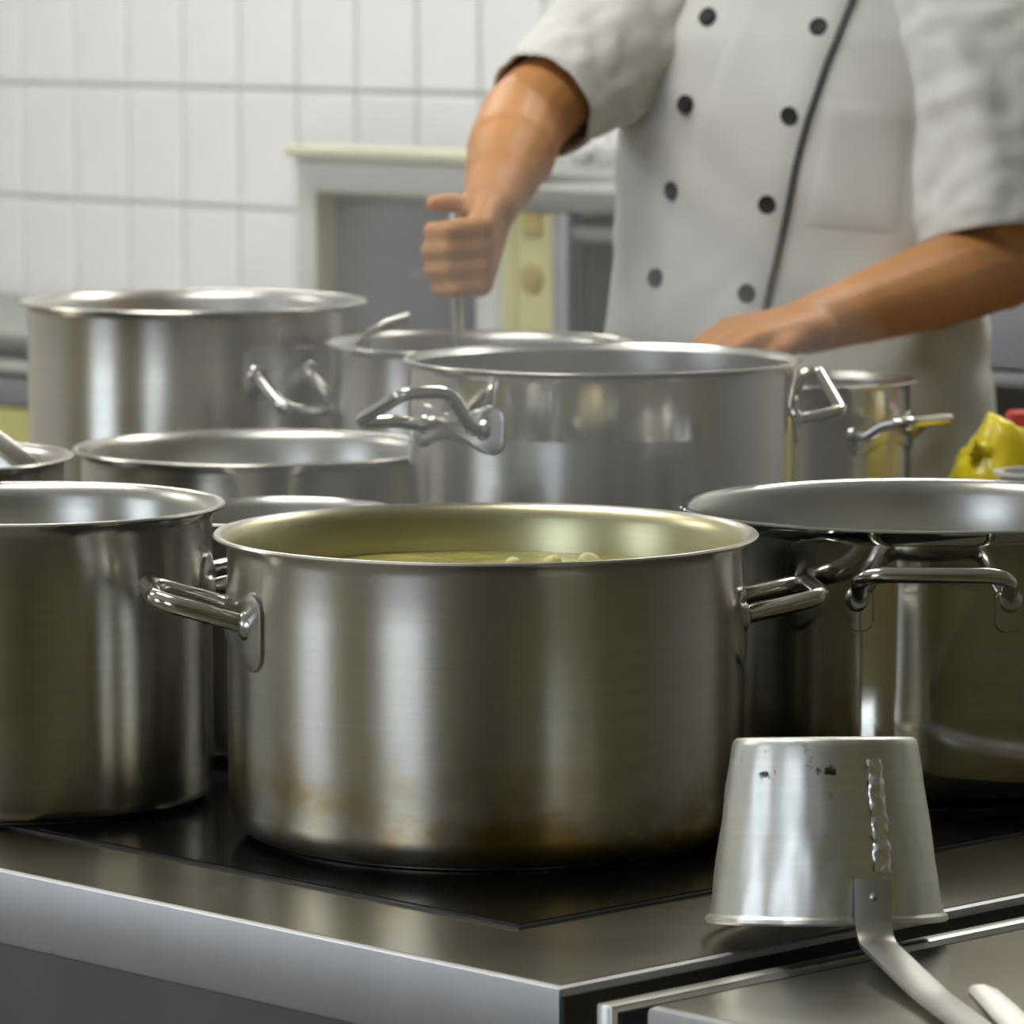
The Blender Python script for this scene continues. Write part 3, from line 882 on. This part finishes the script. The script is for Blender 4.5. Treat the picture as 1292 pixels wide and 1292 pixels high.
sh = thing('steel_shelf_unit', room(0, 0), PSI, 'stainless steel shelf unit with thick top behind the cook', 'shelf')
box('top_slab', 2.5, 3.28, .9, 2.655, 1.216, 1.247, M['shelf_steel'], sh, .004)
box('return_slab', 2.86, 3.28, 2.6555, 3.34, 1.216, 1.247, M['shelf_steel'], sh, .004)
box('post', 3.2, 3.23, 3.29, 3.32, 0, 1.216, M['shelf_post'], sh, .003)
for b_ in (2.53, 1.98, .92):
    box('post', 2.505, 2.535, b_, b_ + .03, 0, 1.216, M['shelf_post'], sh, .003)
box('rail', 2.515, 2.53, .95, 2.53, 1.178, 1.197, M['shelf_steel'], sh, .002)
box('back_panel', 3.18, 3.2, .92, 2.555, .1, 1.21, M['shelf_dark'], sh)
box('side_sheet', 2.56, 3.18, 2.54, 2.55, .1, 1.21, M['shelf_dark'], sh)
box('drawer_front', 2.50, 2.515, .95, 1.975, 1.05, 1.176, M['grey_panel'], sh, .003)
box('shelf_board', 2.5, 3.17, .95, 1.975, 1.028, 1.046, M['shelf_post'], sh, .002)
box('shelf_board', 2.52, 3.17, .95, 2.53, .45, .47, M['shelf_post'], sh, .002)
for a_, b_, r_, lb in ((3.13, 3.128, .024, 'small white bowl on the steel shelf, half behind the sleeve'), (3.13, 3.066, .034, "larger white bowl on the steel shelf beside the cook's jacket")):
    bw = lathe('bowl', [(0, 0), (r_ * .5, 0), (r_ * .55, .004), (r_ * .85, r_ * .45), (r_, r_ * .9), (r_ * .95, r_ * .9), (r_ * .8, r_ * .5), (r_ * .4, .008), (0, .007)], M['white_dish'], None, 32)
    bw.location = room(a_, b_, 1.247)
    props(bw, lb, 'bowl', 'white bowls on the steel shelf')

lc = thing('counter', room(0, 0), PSI, 'steel-topped counter with yellow lower front against the tiled wall', 'counter')
box('top_slab', 2.68, 3.28, 3.62, 5.2, .945, .968, M['shelf_steel'], lc, .004)
box('front_rail', 2.70, 2.73, 3.64, 5.2, .905, .925, M['cab_white'], lc, .003)
box('drawer_front', 2.71, 2.74, 3.64, 5.2, .85, .895, M['grey_panel'], lc, .003)
box('door', 2.71, 2.74, 3.64, 4.4, .1, .846, M['yellow_board'], lc, .003)
box('door', 2.71, 2.74, 4.405, 5.2, .1, .846, M['yellow_board'], lc, .003)
box('body', 2.74, 3.28, 3.64, 5.2, 0, .945, M['shelf_post'], lc)

# ------------------------------------------------------------------ yellow bag and tray at the right of the range
bgp = Vector((.476, 4.59, ZT + .004))
yb2 = thing('yellow_bag', bgp, 0, "bulging yellow plastic bag with twisted corner beside the cook", 'bag')
bm = bmesh.new()
bmesh.ops.create_icosphere(bm, subdivisions=5, radius=1)
for v in bm.verts:
    d = v.co.copy()
    k = 1 + .16 * noise.noise(d * 1.7 + Vector((3, 1, 0))) + .05 * noise.noise(d * 5)
    top = max(0, d.z)
    v.co = Vector((d.x * .064 * k * (1 - .34 * top), d.y * .05 * k, .107 + d.z * .107 * k))
    v.co.x -= .024 * top
bm_obj('bag_body', bm, M['yellow_bag'], yb2, angle=180)
bm = bmesh.new()
add_tube(bm, [(-.030, -.02, .185), (-.037, -.022, .187), (-.041, -.022, .187), (-.048, -.023, .190)], [.010, .006, .006, .011], 14)
bm_obj('twisted_corner', bm, M['yellow_bag'], yb2, angle=80)
rp = thing('packet', Vector((.502, 4.675, ZT)), rad(8), 'red packet behind the yellow bag', 'packet')
box('packet_body', -.030, .05, -.015, .015, 0, .218, M['red_print'], rp, .006)
box('packet_band', -.031, .051, -.016, .016, .03, .19, M['yellow_bag'], rp, .004)
tr = thing('plastic_tray', Vector((.486, 4.465, ZT)), 0, 'pale clear-plastic tray in front of the yellow bag', 'tray')
bm = bmesh.new()
add_lathe(bm, [(0, 0), (.03, 0), (.034, .004), (.040, .176), (.047, .178), (.047, .181), (.038, .181), (.031, .008), (0, .006)], 40)
bm_obj('tray_body', bm, M['clear_tray'], tr)

# ------------------------------------------------------------------ steam over the pots
sm = bpy.data.materials.new('steam')
sm.use_nodes = True
nt = sm.node_tree
nt.nodes.remove(nt.nodes['Principled BSDF'])
vs = nt.nodes.new('ShaderNodeVolumeScatter')
vs.inputs['Color'].default_value = (.95, .93, .86, 1)
vs.inputs['Density'].default_value = STEAM
nt.links.new(vs.outputs[0], nt.nodes['Material Output'].inputs['Volume'])
for x, y, z, rx, ry, rz, lb in ((.02, 3.98, 1.17, .30, .12, .21, 'thin veil of steam rising behind the rim of the broth pot'),
                                (-.11, 4.87, 1.29, .12, .12, .13, "thin veil of steam rising from the pot under the cook's fist")):
    bm = bmesh.new()
    bmesh.ops.create_icosphere(bm, subdivisions=4, radius=1)
    for v in bm.verts:
        k = 1 + .18 * noise.noise(v.co * 1.3 + Vector((x * 9, 0, 2)))
        v.co = Vector((v.co.x * rx * k, v.co.y * ry * k, v.co.z * rz * k))
    o = bm_obj('steam', bm, sm, None, angle=180)
    o.location = (x, y, z)
    props(o, lb, 'steam', None, 'stuff')
